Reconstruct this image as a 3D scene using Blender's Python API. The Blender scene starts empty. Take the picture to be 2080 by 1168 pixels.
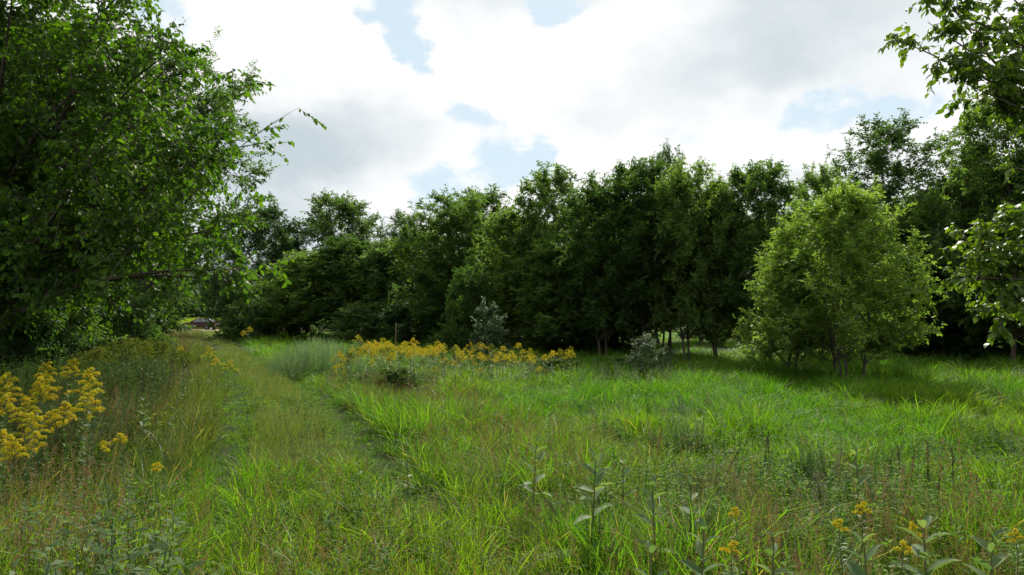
import bpy, math, random
import numpy as np
from mathutils import Vector, Matrix

# ------------------------------------------------------------------ camera, sky, sun, exposure
SC = bpy.context.scene
COL = SC.collection
R_ = math.radians
PITCH = R_(2.48)
CAM_H = 1.7
FPX = 1387.0
cam_d = bpy.data.cameras.new('camera')
cam = bpy.data.objects.new('camera', cam_d)
COL.objects.link(cam)
cam.location = (0, 0, CAM_H)
cam.rotation_euler = (R_(90) + PITCH, 0, 0)
cam_d.sensor_width = 36
cam_d.lens = 24.0
cam_d.clip_start = 0.05
cam_d.clip_end = 6000
SC.camera = cam

SUN_EL, SUN_AZ = R_(42), R_(12)          # azimuth measured from +Y towards +X
sdir = Vector((math.cos(SUN_EL) * math.sin(SUN_AZ), math.cos(SUN_EL) * math.cos(SUN_AZ), math.sin(SUN_EL)))


def px_dir(px, py):
    u, v = (px - 1040) / FPX, (584 - py) / FPX
    return Vector((u, math.cos(PITCH) - v * math.sin(PITCH), math.sin(PITCH) + v * math.cos(PITCH)))


def at(px, py, Y):
    d = px_dir(px, py)
    return Vector((d.x, d.y, d.z)) * (Y / d.y) + Vector((0, 0, CAM_H))


SKY_STRENGTH = 0.07


def build_world():
    w = bpy.data.worlds.new('World')
    SC.world = w
    w.use_nodes = True
    w.cycles.sampling_method = 'MANUAL'
    w.cycles.sample_map_resolution = 512
    nt = w.node_tree
    nt.nodes.clear()
    N = nt.nodes.new
    L = nt.links.new

    def math_(op, a, b=None, clamp=False):
        n = N('ShaderNodeMath'); n.operation = op; n.use_clamp = clamp
        for i, x in enumerate((a, b)):
            if x is None: continue
            if isinstance(x, (int, float)): n.inputs[i].default_value = x
            else: L(x, n.inputs[i])
        return n.outputs[0]

    def sstep(x, a, b, lo=0.0, hi=1.0):
        n = N('ShaderNodeMapRange'); n.interpolation_type = 'SMOOTHSTEP'
        L(x, n.inputs[0])
        for i, v in enumerate((a, b, lo, hi)): n.inputs[i + 1].default_value = v
        return n.outputs[0]

    def noise(vec, scale, detail, rough, dist=0.0):
        n = N('ShaderNodeTexNoise'); n.noise_dimensions = '3D'
        L(vec, n.inputs['Vector'])
        n.inputs['Scale'].default_value = scale; n.inputs['Detail'].default_value = detail
        n.inputs['Roughness'].default_value = rough; n.inputs['Distortion'].default_value = dist
        return n.outputs['Fac']

    def mixc(f, a, b):
        n = N('ShaderNodeMix'); n.data_type = 'RGBA'; n.clamp_factor = True
        if isinstance(f, (int, float)): n.inputs[0].default_value = f
        else: L(f, n.inputs[0])
        for i, x in ((6, a), (7, b)):
            if isinstance(x, tuple): n.inputs[i].default_value = (*x, 1)
            else: L(x, n.inputs[i])
        return n.outputs[2]

    out = N('ShaderNodeOutputWorld'); bg = N('ShaderNodeBackground')
    bg.inputs['Strength'].default_value = SKY_STRENGTH
    sky = N('ShaderNodeTexSky'); sky.sky_type = 'NISHITA'; sky.sun_disc = False
    sky.sun_elevation = SUN_EL; sky.sun_rotation = SUN_AZ
    sky.air_density = 1.0; sky.dust_density = 0.6; sky.ozone_density = 1.0
    tc = N('ShaderNodeTexCoord')
    sep = N('ShaderNodeSeparateXYZ'); L(tc.outputs['Generated'], sep.inputs[0])
    cmb = N('ShaderNodeCombineXYZ')
    L(sep.outputs[0], cmb.inputs[0]); L(sep.outputs[1], cmb.inputs[1])
    L(math_('MULTIPLY', sep.outputs[2], 1.5), cmb.inputs[2])      # cumulus heaps, a little flattened
    p = cmb.outputs[0]
    nz = N('ShaderNodeTexNoise'); L(p, nz.inputs['Vector']); nz.inputs['Scale'].default_value = 9.0
    nz.inputs['Detail'].default_value = 5; nz.inputs['Roughness'].default_value = 0.58
    wv = N('ShaderNodeVectorMath'); wv.operation = 'MULTIPLY_ADD'
    L(nz.outputs['Color'], wv.inputs[0]); wv.inputs[1].default_value = (.22, .22, .22); L(p, wv.inputs[2])
    pw = wv.outputs[0]

    def blob(px, py, r, ax=1.0, soft=0.0):
        d = px_dir(px, py).normalized()
        sb = N('ShaderNodeVectorMath'); sb.operation = 'SUBTRACT'; L(pw, sb.inputs[0]); sb.inputs[1].default_value = (d.x + .11, d.y + .11, d.z * 1.5 + .11)
        ml = N('ShaderNodeVectorMath'); ml.operation = 'MULTIPLY'; L(sb.outputs[0], ml.inputs[0]); ml.inputs[1].default_value = (1 / ax, 1, 1)
        n = N('ShaderNodeVectorMath'); n.operation = 'LENGTH'; L(ml.outputs[0], n.inputs[0])
        return sstep(n.outputs['Value'], soft * r, r, 1.0, 0.0)

    n1 = noise(p, 3.1, 7, .55, 0)
    dens = n1
    # breaks in the cloud sheet (directions in the sky)
    for (px, py, r, a, ax) in ((560, 130, .26, .22, 1.5), (1250, 120, .26, .22, 1.7), (650, 380, .20, .20, 1.7), (1560, 80, .26, .20, 1.6), (1350, 360, .18, .18, 1.9), (1900, 330, .2, .18, 1.6)):
        dens = math_('ADD', dens, math_('MULTIPLY', blob(px, py, r, ax), a))
    for (px, py, r, a, ax) in ((815, 30, .10, .5, .8), (835, 105, .07, .45, .9), (950, 245, .09, .42, 1.1), (1075, 295, .09, .36, 1.0), (1040, 335, .08, .36, 1.6), (1110, 5, .07, .5, 1.3), (1700, 228, .085, .38, 1.4),
                               (1810, 190, .08, .36, 1.4), (300, 5, .10, .42, 1.2), (860, 375, .08, .36, 1.2), (1400, 290, .07, .25, 1.6), (470, 470, .09, .36, 1.0)):
        dens = math_('SUBTRACT', dens, math_('MULTIPLY', blob(px, py, r, ax), a))
    cover = sstep(dens, .20, .47)
    thick = math_('ADD', math_('MULTIPLY', noise(p, 2.6, 3, .45, 0), .75), math_('MULTIPLY', n1, .25))
    for (px, py, r, a, ax) in ((600, 260, .20, .30, 1.6), (530, 330, .14, .2, 1.2), (1730, 60, .20, .22, 1.5), (1380, 190, .14, .15, 1.8), (1250, 270, .1, .1, 1.5)):
        thick = math_('ADD', thick, math_('MULTIPLY', blob(px, py, r, ax), a))
    for (px, py, r, a, ax) in ((560, 110, .24, .22, 1.5), (1030, 150, .22, .24, 1.2), (1250, 60, .15, .12, 1.2), (1480, 280, .18, .2, 1.5), (680, 360, .16, .2, 1.8), (1150, 350, .12, .2, 1.5)):
        thick = math_('SUBTRACT', thick, math_('MULTIPLY', blob(px, py, r, ax), a))
    grey = sstep(thick, .33, .82)
    k = 1 / SKY_STRENGTH
    cloud = mixc(grey, (.83 * k, .835 * k, .835 * k), (.46 * k, .53 * k, .57 * k))
    haze = mixc(.80, sky.outputs[0], (.60 * k, .72 * k, .79 * k))
    L(mixc(cover, haze, cloud), bg.inputs['Color'])
    L(bg.outputs[0], out.inputs[0])


build_world()
sun_d = bpy.data.lights.new('sun', 'SUN')
sun = bpy.data.objects.new('sun', sun_d)
COL.objects.link(sun)
sun_d.energy = 5.0
sun_d.angle = R_(0.6)
sun_d.color = (1.0, 0.94, 0.82)
sun.rotation_euler = (-sdir).to_track_quat('-Z', 'Y').to_euler()
sun.location = (0, 0, 60)

vs = SC.view_settings
vs.view_transform = 'Standard'
vs.look = 'None'
vs.exposure = 0.36
vs.gamma = 1.0
vs.use_curve_mapping = False
cy = SC.cycles
cy.max_bounces = 5
cy.diffuse_bounces = 2
cy.glossy_bounces = 1
cy.transmission_bounces = 4
cy.transparent_max_bounces = 8
cy.caustics_reflective = False
cy.caustics_refractive = False
cy.use_denoising = True

# ------------------------------------------------------------------ helpers
RNG = np.random.default_rng(7)
UP = np.array([0, 0, 1.0])


def nrm(a):
    return a / np.maximum(np.linalg.norm(a, axis=-1, keepdims=True), 1e-9)


def mesh(name, V, F, mat, tint=None, smooth=False, mats=None, midx=None):
    V = np.asarray(V, np.float32); F = np.asarray(F, np.int32)
    me = bpy.data.meshes.new(name)
    n, k = F.shape
    me.vertices.add(len(V)); me.vertices.foreach_set('co', V.ravel())
    me.loops.add(n * k); me.loops.foreach_set('vertex_index', F.ravel())
    me.polygons.add(n)
    me.polygons.foreach_set('loop_start', np.arange(0, n * k, k, dtype=np.int32))
    me.polygons.foreach_set('loop_total', np.full(n, k, np.int32))
    if smooth: me.polygons.foreach_set('use_smooth', np.ones(n, bool))
    for m in (mats or [mat]): me.materials.append(m)
    if midx is not None: me.polygons.foreach_set('material_index', np.asarray(midx, np.int32))
    if tint is not None:
        a = me.attributes.new('tint', 'FLOAT', 'POINT'); a.data.foreach_set('value', np.asarray(tint, np.float32))
    me.update(calc_edges=True)
    return me


def obj(name, me, parent=None, loc=None, **props):
    o = bpy.data.objects.new(name, me)
    COL.objects.link(o)
    if parent is not None: o.parent = parent
    if loc is not None: o.location = loc
    for k_, v_ in props.items(): o[k_] = v_
    return o


def thing(name, label, cat, loc=(0, 0, 0), rz=0.0, scale=(1, 1, 1), group=None):
    o = obj(name, None, None, loc, label=label, category=cat)
    o.rotation_euler = (0, 0, rz)
    o.scale = scale
    o.empty_display_size = .2
    if group: o['group'] = group
    return o


class Geo:
    """collects vertices and triangles"""
    def __init__(s): s.V = []; s.F = []; s.T = []; s.M = []; s.n = 0

    def add(s, V, F, tint=0.5, m=0):
        V = np.asarray(V, float).reshape(-1, 3); F = np.asarray(F, int)
        if F.shape[1] == 4: F = np.concatenate([F[:, [0, 1, 2]], F[:, [0, 2, 3]]])
        s.V.append(V); s.F.append(F + s.n); s.n += len(V)
        s.T.append(np.broadcast_to(np.asarray(tint, float), (len(V),)).copy()); s.M.append(np.full(len(F), m))
        return s

    def build(s, name, mat, smooth=False, mats=None):
        return mesh(name, np.concatenate(s.V), np.concatenate(s.F), mat, np.concatenate(s.T), smooth, mats, np.concatenate(s.M) if mats else None)


def tube(P, r, sides=6):
    P = np.asarray(P, float); n = len(P)
    r = np.broadcast_to(np.asarray(r, float), (n,))
    T = nrm(np.gradient(P, axis=0))
    ref = np.array([1.0, 0.13, 0.07]) if abs(T[0, 0]) < .8 else np.array([0.1, 1, .1])
    A = nrm(np.cross(T, ref)); B = np.cross(T, A)
    a = np.arange(sides) * 2 * np.pi / sides
    V = P[:, None] + r[:, None, None] * (np.cos(a)[None, :, None] * A[:, None] + np.sin(a)[None, :, None] * B[:, None])
    i = np.arange(n - 1)[:, None] * sides; j = np.arange(sides)[None]; j2 = (j + 1) % sides
    F = np.stack([i + j, i + j2, i + sides + j2, i + sides + j], -1).reshape(-1, 4)
    return V.reshape(-1, 3), F


def bez(a, b, c, n):
    t = np.linspace(0, 1, n)[:, None]
    return (1 - t) ** 2 * a + 2 * t * (1 - t) * b + t * t * c


def leaf_geo(P, A, N, L, Wd, kind='d', fold=.18):
    """P base, A axis, N normal (n,3); returns V, F(tri), verts per leaf"""
    n = len(P); A = nrm(A); S = nrm(np.cross(A, N)); N2 = np.cross(S, A)
    L = np.broadcast_to(L, (n,))[:, None]; W = np.broadcast_to(Wd, (n,))[:, None] * .5
    if kind == 'd':
        V = np.stack([P, P + A * L * .42 + S * W + N2 * W * fold * 2, P + A * L - N2 * L * .10, P + A * L * .42 - S * W + N2 * W * fold * 2], 1)
        f = np.array([[0, 1, 2], [0, 2, 3]]); k = 4
    elif kind == 's':      # slim, bent over
        V = np.stack([P, P + A * L * .5 + S * W + N2 * L * .06, P + A * L * .5 - S * W + N2 * L * .06, P + A * L - N2 * L * .12], 1)
        f = np.array([[0, 1, 2], [1, 3, 2]]); k = 4
    elif kind == 'm':
        def q(t, s, z): return P + A * L * t + S * W * s + N2 * (W * z)
        V = np.stack([P, q(.22, .8, .25), q(.6, .95, .2), q(1.03, 0, -.7), q(.6, -.95, .2), q(.22, -.8, .25)], 1)
        f = np.array([[0, 5, 1], [1, 5, 4], [1, 4, 2], [2, 4, 3]]); k = 6
    else:
        def q(t, s, z): return P + A * L * t + S * W * s + N2 * (W * z)
        V = np.stack([P, q(.18, .72, fold * 1.4), q(.22, 0, 0), q(.18, -.72, fold * 1.4), q(.52, .98, fold * 1.6), q(.55, 0, -.05), q(.52, -.98, fold * 1.6),
                      q(.82, .5, fold * .2), q(.84, 0, -.32), q(.82, -.5, fold * .2), q(1.03, 0, -.75)], 1)
        f = np.array([[0, 2, 1], [0, 3, 2], [1, 2, 5], [1, 5, 4], [2, 3, 6], [2, 6, 5], [4, 5, 8], [4, 8, 7], [5, 6, 9], [5, 9, 8], [7, 8, 10], [8, 9, 10]]); k = 11
    F = (f[None] + (np.arange(n) * k)[:, None, None]).reshape(-1, 3)
    return V.reshape(-1, 3), F, k


# value noise in the ground plane
_g = np.random.default_rng(99).random((256, 256))


def vnoise(x, y, s):
    x = np.asarray(x, float) * s + 57.3; y = np.asarray(y, float) * s + 31.7
    i = np.floor(x).astype(int); j = np.floor(y).astype(int); u = x - i; v = y - j
    u = u * u * (3 - 2 * u); v = v * v * (3 - 2 * v)
    g = lambda a, b: _g[a % 256, b % 256]
    return (g(i, j) * (1 - u) + g(i + 1, j) * u) * (1 - v) + (g(i, j + 1) * (1 - u) + g(i + 1, j + 1) * u) * v


# ------------------------------------------------------------------ materials
def mat_base(name):
    m = bpy.data.materials.new(name); m.use_nodes = True
    nt = m.node_tree; nt.nodes.clear()
    return m, nt, nt.nodes.new, nt.links.new


def leaf_mat(name, ca, cb, tr, rough=.42, spec=.45, trf=.42, inst=False, straw=None, vary=.25):
    """leaf or blade: glossy face + light coming through. tint (per leaf) blends two greens."""
    m, nt, N, L = mat_base(name)
    at_ = N('ShaderNodeAttribute'); at_.attribute_name = 'tint'
    mx = N('ShaderNodeMix'); mx.data_type = 'RGBA'
    mx.inputs[6].default_value = (*ca, 1); mx.inputs[7].default_value = (*cb, 1)
    L(at_.outputs['Fac'], mx.inputs[0])
    col = mx.outputs[2]
    if inst:
        ia = N('ShaderNodeAttribute'); ia.attribute_type = 'INSTANCER'; ia.attribute_name = 'tcol'
        mm = N('ShaderNodeMix'); mm.data_type = 'RGBA'; mm.blend_type = 'MULTIPLY'; mm.inputs[0].default_value = 1
        L(col, mm.inputs[6]); L(ia.outputs['Color'], mm.inputs[7]); col = mm.outputs[2]
    else:
        oi = N('ShaderNodeObjectInfo')
        hs = N('ShaderNodeHueSaturation')
        mr = N('ShaderNodeMapRange'); L(oi.outputs['Random'], mr.inputs[0]); mr.inputs[3].default_value = 1 - vary; mr.inputs[4].default_value = 1 + vary
        L(mr.outputs[0], hs.inputs['Value']); L(col, hs.inputs['Color'])
        mr2 = N('ShaderNodeMapRange'); L(oi.outputs['Random'], mr2.inputs[0]); mr2.inputs[3].default_value = .515; mr2.inputs[4].default_value = .485
        L(mr2.outputs[0], hs.inputs['Hue']); col = hs.outputs[0]
    if straw:
        ms = N('ShaderNodeMix'); ms.data_type = 'RGBA'
        st = N('ShaderNodeMath'); st.operation = 'GREATER_THAN'; st.inputs[1].default_value = straw[1]
        L(at_.outputs['Fac'], st.inputs[0]); L(st.outputs[0], ms.inputs[0]); L(col, ms.inputs[6]); ms.inputs[7].default_value = (*straw[0], 1); col = ms.outputs[2]
    b = N('ShaderNodeBsdfPrincipled'); b.inputs['Roughness'].default_value = rough
    b.inputs['Specular IOR Level'].default_value = spec
    L(col, b.inputs['Base Color'])
    t = N('ShaderNodeBsdfTranslucent')
    tm = N('ShaderNodeMix'); tm.data_type = 'RGBA'; tm.blend_type = 'MULTIPLY'; tm.inputs[0].default_value = 1
    L(col, tm.inputs[6]); tm.inputs[7].default_value = (*tr, 1); L(tm.outputs[2], t.inputs['Color'])
    ms2 = N('ShaderNodeMixShader'); ms2.inputs[0].default_value = trf
    L(b.outputs[0], ms2.inputs[1]); L(t.outputs[0], ms2.inputs[2])
    o = N('ShaderNodeOutputMaterial'); L(ms2.outputs[0], o.inputs[0])
    return m


def plain_mat(name, col, rough=.6, spec=.4, metal=0.0, noise_scale=None, col2=None, bump=0.0, coat=0.0, trans=0.0):
    m, nt, N, L = mat_base(name)
    b = N('ShaderNodeBsdfPrincipled'); o = N('ShaderNodeOutputMaterial'); L(b.outputs[0], o.inputs[0])
    b.inputs['Base Color'].default_value = (*col, 1); b.inputs['Roughness'].default_value = rough
    b.inputs['Metallic'].default_value = metal; b.inputs['Specular IOR Level'].default_value = spec
    b.inputs['Coat Weight'].default_value = coat; b.inputs['Transmission Weight'].default_value = trans
    if noise_scale:
        tc = N('ShaderNodeTexCoord'); mp = N('ShaderNodeMapping'); mp.inputs['Scale'].default_value = (1, 1, .25 if bump else 1)
        L(tc.outputs['Object'], mp.inputs[0])
        n = N('ShaderNodeTexNoise'); n.inputs['Scale'].default_value = noise_scale; n.inputs['Detail'].default_value = 6; n.inputs['Roughness'].default_value = .65
        L(mp.outputs[0], n.inputs['Vector'])
        r = N('ShaderNodeMapRange'); L(n.outputs['Fac'], r.inputs[0]); r.inputs[1].default_value = .32; r.inputs[2].default_value = .68
        x = N('ShaderNodeMix'); x.data_type = 'RGBA'; L(r.outputs[0], x.inputs[0])
        x.inputs[6].default_value = (*col, 1); x.inputs[7].default_value = (*(col2 or col), 1); L(x.outputs[2], b.inputs['Base Color'])
        if bump:
            bp = N('ShaderNodeBump'); bp.inputs['Strength'].default_value = bump; bp.inputs['Distance'].default_value = .02
            L(n.outputs['Fac'], bp.inputs['Height']); L(bp.outputs[0], b.inputs['Normal'])
    return m


TR = (1.5, 1.75, .55)
M = dict(
    bark=plain_mat('bark', (.055, .045, .034), .9, .2, noise_scale=14, col2=(.14, .115, .09), bump=.8),
    ash_leaf=leaf_mat('young_wood_leaf', (.042, .088, .028), (.115, .175, .046), (1.65, 1.9, .6), .55, .22, .57, vary=.32),
    dark_leaf=leaf_mat('dark_tree_leaf', (.034, .074, .026), (.075, .125, .038), (1.6, 1.85, .6), .55, .22, .50, vary=.3),
    bright_leaf=leaf_mat('bright_tree_leaf', (.115, .192, .040), (.215, .272, .066), (1.45, 1.65, .58), .5, .3, .60, vary=.05),
    elm_leaf=leaf_mat('elm_leaf', (.036, .080, .012), (.088, .150, .016), (1.7, 1.95, .4), .52, .22, .52, vary=.06),
    grey_leaf=leaf_mat('grey_shrub_leaf', (.055, .095, .045), (.12, .165, .085), (1.2, 1.3, .8), .5, .25, .38, vary=.1),
    weed_leaf=leaf_mat('weed_leaf', (.045, .095, .025), (.085, .150, .040), TR, .5, .3, .40, vary=.2),
    bud=leaf_mat('goldenrod_bud', (.085, .135, .020), (.17, .20, .022), (1.3, 1.3, .5), .6, .3, .35, vary=.15),
    yellow=leaf_mat('goldenrod_flower', (.46, .39, .012), (.64, .56, .03), (1.1, 1.05, .6), .65, .3, .30, vary=.12),
    hang_leaf=leaf_mat('hanging_leaf', (.055, .105, .014), (.125, .185, .020), (1.6, 1.8, .4), .42, .4, .48, vary=.06),
    stem=plain_mat('green_stem', (.07, .11, .03), .6, .3, noise_scale=9, col2=(.12, .11, .05)),
    milk_leaf=leaf_mat('milkweed_leaf', (.095, .160, .065), (.16, .22, .095), (1.3, 1.5, .6), .6, .15, .38, vary=.2),
    dock=plain_mat('dry_seed_stalk', (.045, .028, .016), .8, .2, noise_scale=20, col2=(.10, .065, .035)),
    straw_stalk=plain_mat('straw_stalk', (.26, .20, .11), .8, .2, noise_scale=8, col2=(.36, .28, .16)),
    grass=leaf_mat('grass_blade', (.8, .8, .8), (1.45, 1.4, 1.2), (1.65, 1.95, .45), .5, .22, .55, inst=True, straw=((.30, .24, .11), .955)),
    seed=leaf_mat('seed_head', (.17, .105, .055), (.27, .19, .095), (1.1, 1.0, .7), .7, .2, .3, vary=.2),
    pale_seed=leaf_mat('pale_panicle', (.15, .19, .075), (.25, .27, .12), (1.1, 1.1, .7), .7, .2, .35, vary=.2),
    foxtail=leaf_mat('foxtail_spike', (.30, .21, .035), (.42, .31, .06), (1.1, 1.1, .7), .7, .2, .35, vary=.2),
    forb=leaf_mat('low_weed_leaf', (.75, .85, .8), (1.3, 1.3, 1.2), (1.55, 1.85, .5), .6, .08, .46, inst=True),
    field=leaf_mat('field_leaf', (.9, .9, .9), (1.2, 1.2, 1.1), (1.6, 1.7, .5), .5, .4, .45, inst=True),
)

# ------------------------------------------------------------------ terrain
TRACK = np.array([(2.6, -4), (1.2, 0), (-.15, 3), (-1.9, 6.6), (-5.1, 15), (-8.4, 22), (-12.3, 30), (-19, 45), (-26.2, 60), (-33, 75), (-37.5, 86)], float)
_tf = []
for a_, b_ in zip(TRACK[:-1], TRACK[1:]):
    for t_ in np.linspace(0, 1, 12, endpoint=False): _tf.append(a_ * (1 - t_) + b_ * t_)
TF = np.array(_tf)
for _ in range(6): TF[1:-1] = (TF[:-2] + 2 * TF[1:-1] + TF[2:]) / 4
TD = nrm(np.gradient(TF, axis=0)); TN = np.stack([TD[:, 1], -TD[:, 0]], 1)


def track_d(x, y):
    """signed distance to the right of the track's middle"""
    x = np.asarray(x, float).ravel(); y = np.asarray(y, float).ravel()
    out = np.empty(len(x))
    for s in range(0, len(x), 20000):
        q = np.stack([x[s:s + 20000], y[s:s + 20000]], 1)
        d2 = ((q[:, None] - TF[None]) ** 2).sum(-1); i = d2.argmin(1)
        out[s:s + 20000] = ((q - TF[i]) * TN[i]).sum(1)
    return out


RUT = .82


def height(x, y):
    x = np.asarray(x, float); y = np.asarray(y, float)
    near = np.clip(1 - (np.hypot(x, y) - 60) / 40, 0, 1)
    h = (vnoise(x, y, .22) - .5) * .14 + (vnoise(x, y, .9) - .5) * .05
    d = track_d(x, y).reshape(x.shape)
    h -= .07 * np.exp(-((np.abs(d) - RUT) / .22) ** 2)
    return h * near


def gz(x, y): return float(height(np.array([x]), np.array([y]))[0])


def graded(lim, fine, step, k=1.22):
    a = list(np.arange(0, fine + 1e-6, step)); s = step
    while a[-1] < lim: s *= k; a.append(a[-1] + s)
    return a


def build_ground():
    px = graded(2500, 14, .35); xs = np.array(sorted(set([-v for v in px] + px)))
    ys = np.array(sorted([-v for v in graded(300, 3, .5)[1:]] + graded(3000, 34, .35)))
    X, Y = np.meshgrid(xs, ys); Z = height(X.ravel(), Y.ravel())
    V = np.stack([X.ravel(), Y.ravel(), Z], 1)
    nx = len(xs); i = np.arange(len(ys) - 1)[:, None] * nx + np.arange(nx - 1)[None]
    F = np.stack([i, i + 1, i + nx + 1, i + nx], -1).reshape(-1, 4)
    m = plain_mat('meadow_soil', (.024, .038, .010), .95, .05, noise_scale=1.6, col2=(.042, .060, .018))
    g = obj('ground', mesh('ground', V, F, m, smooth=True), kind='structure', label='meadow ground with two worn wheel ruts', category='ground')


build_ground()


def build_road():
    # bare earth lane crossing behind the end of the track, where the car stands
    n = 60; x = np.linspace(-75, -22, n)
    lo = 82.6 + .5 * np.sin(x * .35) + (vnoise(x, x * 0, .8) - .5); hi = 90.5 + .4 * np.sin(x * .27 + 1)
    V = np.concatenate([np.stack([x, lo, x * 0 + .10], 1), np.stack([x, hi, x * 0 + .10], 1), np.stack([x, lo - .6, x * 0 - .10], 1), np.stack([x, hi + .6, x * 0 - .10], 1)])
    i = np.arange(n - 1)
    F = np.concatenate([np.stack([i, i + 1, n + i + 1, n + i], 1), np.stack([2 * n + i, 2 * n + i + 1, i + 1, i], 1), np.stack([n + i, n + i + 1, 3 * n + i + 1, 3 * n + i], 1)])
    m = plain_mat('bare_earth', (.21, .155, .095), .95, .15, noise_scale=.9, col2=(.32, .25, .16))
    obj('dirt_road', mesh('dirt_road', V, F, m), kind='structure', label='bare brown dirt lane that the car stands on', category='road')


build_road()

# ------------------------------------------------------------------ trees
def PROF(kind):
    if kind == 'oval': return lambda t: np.sqrt(np.clip(1 - (2 * t - .85) ** 2 / 1.36, .02, 1))
    if kind == 'column': return lambda t: np.sqrt(np.clip(1 - t ** 4, .03, 1)) * np.clip(.85 + .3 * t, 0, 1)
    if kind == 'cone': return lambda t: np.clip(1.05 - .45 * t, .1, 1) * np.sqrt(np.clip(1 - t ** 5, .03, 1))
    if kind == 'dome': return lambda t: np.sqrt(np.clip(1 - t ** 2.8, .03, 1)) * np.clip(.75 + t * .9, .6, 1)
    if kind == 'heap': return lambda t: np.sqrt(np.clip(1 - t ** 1.7, .03, 1)) * np.clip(.82 + t * 1.2, .6, 1)
    if kind == 'bush': return lambda t: np.sqrt(np.clip(1 - (1.25 * t - .25) ** 2, .03, 1))


def grow(seed, H, cb, R, prof='oval', stems=1, nl=26, ns=9, nt=7, nlf=12, L=.09, W=.045, lobes=.25, sub=.32, twig=.36, up=.12,
         droop=.35, tips=None, lean=(0, 0), r0=.07, leaf='d', twig_wood=False, hang=.0, stem_top=.9, splay=4.0):
    r = np.random.default_rng(seed); pf = PROF(prof)
    st = []
    for s in range(stems):
        a = r.random() * 6.28; sp = (0.0 if stems == 1 else R * .12)
        b = np.array([math.cos(a) * sp, math.sin(a) * sp, -.15])
        e = np.array([math.cos(a) * sp * splay + lean[0], math.sin(a) * sp * splay + lean[1], H * stem_top * r.uniform(.85, 1)])
        if stems == 1: e[:2] += r.normal(0, .05 * R, 2)
        n = 9; P = bez(b, b * .5 + e * .5 + np.append(r.normal(0, .1 * R, 2), 0), e, n)
        P[1:, :2] += np.cumsum(r.normal(0, .015 * H / n * 2, (n - 1, 2)), 0)
        rad = r0 * (1 if stems == 1 else .75) * (np.linspace(1, 0, n) ** .8 * .95 + .05); rad[0] *= 1.35
        st.append((P, rad))
    ph = r.random(4) * 6.28
    if tips is None:
        k = np.arange(nl); t = ((k + r.random(nl)) / nl) ** 1.1; ang = k * 2.39996 + r.normal(0, .25, nl)
        lob = 1 + lobes * (np.sin(2 * ang + ph[0] + t * 3) + .7 * np.sin(3 * ang + ph[1] - t * 5)) * .6 + r.normal(0, .08, nl)
        rr = R * pf(t) * lob * np.sqrt(r.uniform(.35, 1.0, nl))
        T = np.stack([np.cos(ang) * rr + lean[0] * t, np.sin(ang) * rr + lean[1] * t, cb + (H - cb) * t * (1 - .06 * r.random(nl))], 1)
    else:
        T = np.array(tips, float)
    BV = Geo(); SB = []; SD = []; SL = []
    for tip in T:
        P, rad = st[r.integers(len(st))]
        dist = np.hypot(*(tip[:2] - P[len(P) // 2, :2]))
        za = np.clip(tip[2] - dist * r.uniform(.45, 1.0) - .1, min(cb * .55, P[-1, 2] * .5), P[-1, 2] * .97)
        p0 = np.array([np.interp(za, P[:, 2], P[:, c]) for c in range(3)]); rb = float(np.interp(za, P[:, 2], rad)) * .6
        ln = np.linalg.norm(tip - p0)
        mid = (p0 + tip) / 2 + np.array([0, 0, .16 * ln]) + r.normal(0, .07 * ln, 3)
        C = bez(p0, mid, tip, 7); BV.add(*tube(C, np.linspace(max(rb, .008), .004, 7), 4))
        out = nrm(tip - p0)
        t = r.uniform(.3, 1, ns) ** .8
        B = (1 - t)[:, None] ** 2 * p0 + (2 * t * (1 - t))[:, None] * mid + (t * t)[:, None] * tip
        D = nrm(out * .55 + r.normal(0, .62, (ns, 3)) + UP * up)
        S = sub * R * r.uniform(.5, 1.25, ns)
        for b, d, s in zip(B, D, S):
            e = b + d * s; BV.add(*tube(np.stack([b, b + d * s * .5 + UP * .03 * s, e]), [.007, .005, .002], 3))
        SB.append(B); SD.append(D); SL.append(S)
    SB = np.concatenate(SB); SD = np.concatenate(SD); SL = np.concatenate(SL)
    m = len(SB)
    u = r.uniform(.15, 1, (m, nt)); B = SB[:, None] + SD[:, None] * (SL[:, None] * u)[..., None]
    D = nrm(SD[:, None] * .6 + r.normal(0, .6, (m, nt, 3)) + UP * (.15 - hang)); TL = twig * r.uniform(.5, 1.2, (m, nt))
    B = B.reshape(-1, 3); D = D.reshape(-1, 3); TL = TL.ravel()
    if twig_wood:
        for b, d, s in zip(B, D, TL):
            BV.add(*tube(np.stack([b, b + d * s * .5 - UP * .02, b + d * s - UP * s * s * .25]), [.004, .003, .0015], 3))
    s = (np.arange(nlf) + .5) / nlf
    q = (TL[:, None] * s[None])
    Pn = B[:, None] + D[:, None] * q[..., None] - UP * (q ** 2 * .25)[..., None]
    n = len(B)
    side = nrm(np.cross(D, UP + r.normal(0, .3, (n, 3))))
    alt = np.where(np.arange(nlf) % 2 == 0, 1., -1.)
    A = nrm(D[:, None] * .55 + side[:, None] * alt[None, :, None] * .75 + r.normal(0, .35, (n, nlf, 3)) - UP * droop)
    Nn = nrm(r.normal(0, .55, (n, nlf, 3)) + UP * .9)
    Ls = L * r.uniform(.65, 1.2, (n, nlf)); cl = r.random((m, 1))            # whole sprays share a shade
    tint = np.clip(np.repeat(np.repeat(cl, nt, 1).reshape(-1, 1), nlf, 1) * .6 + r.random((n, nlf)) * .45, 0, 1)
    return dict(stems=st, wood=BV, P=Pn.reshape(-1, 3), A=A.reshape(-1, 3), N=Nn.reshape(-1, 3), L=Ls.ravel(), W=Ls.ravel() * (W / L), tint=tint.ravel(), leaf=leaf, H=H, R=R)


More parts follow.
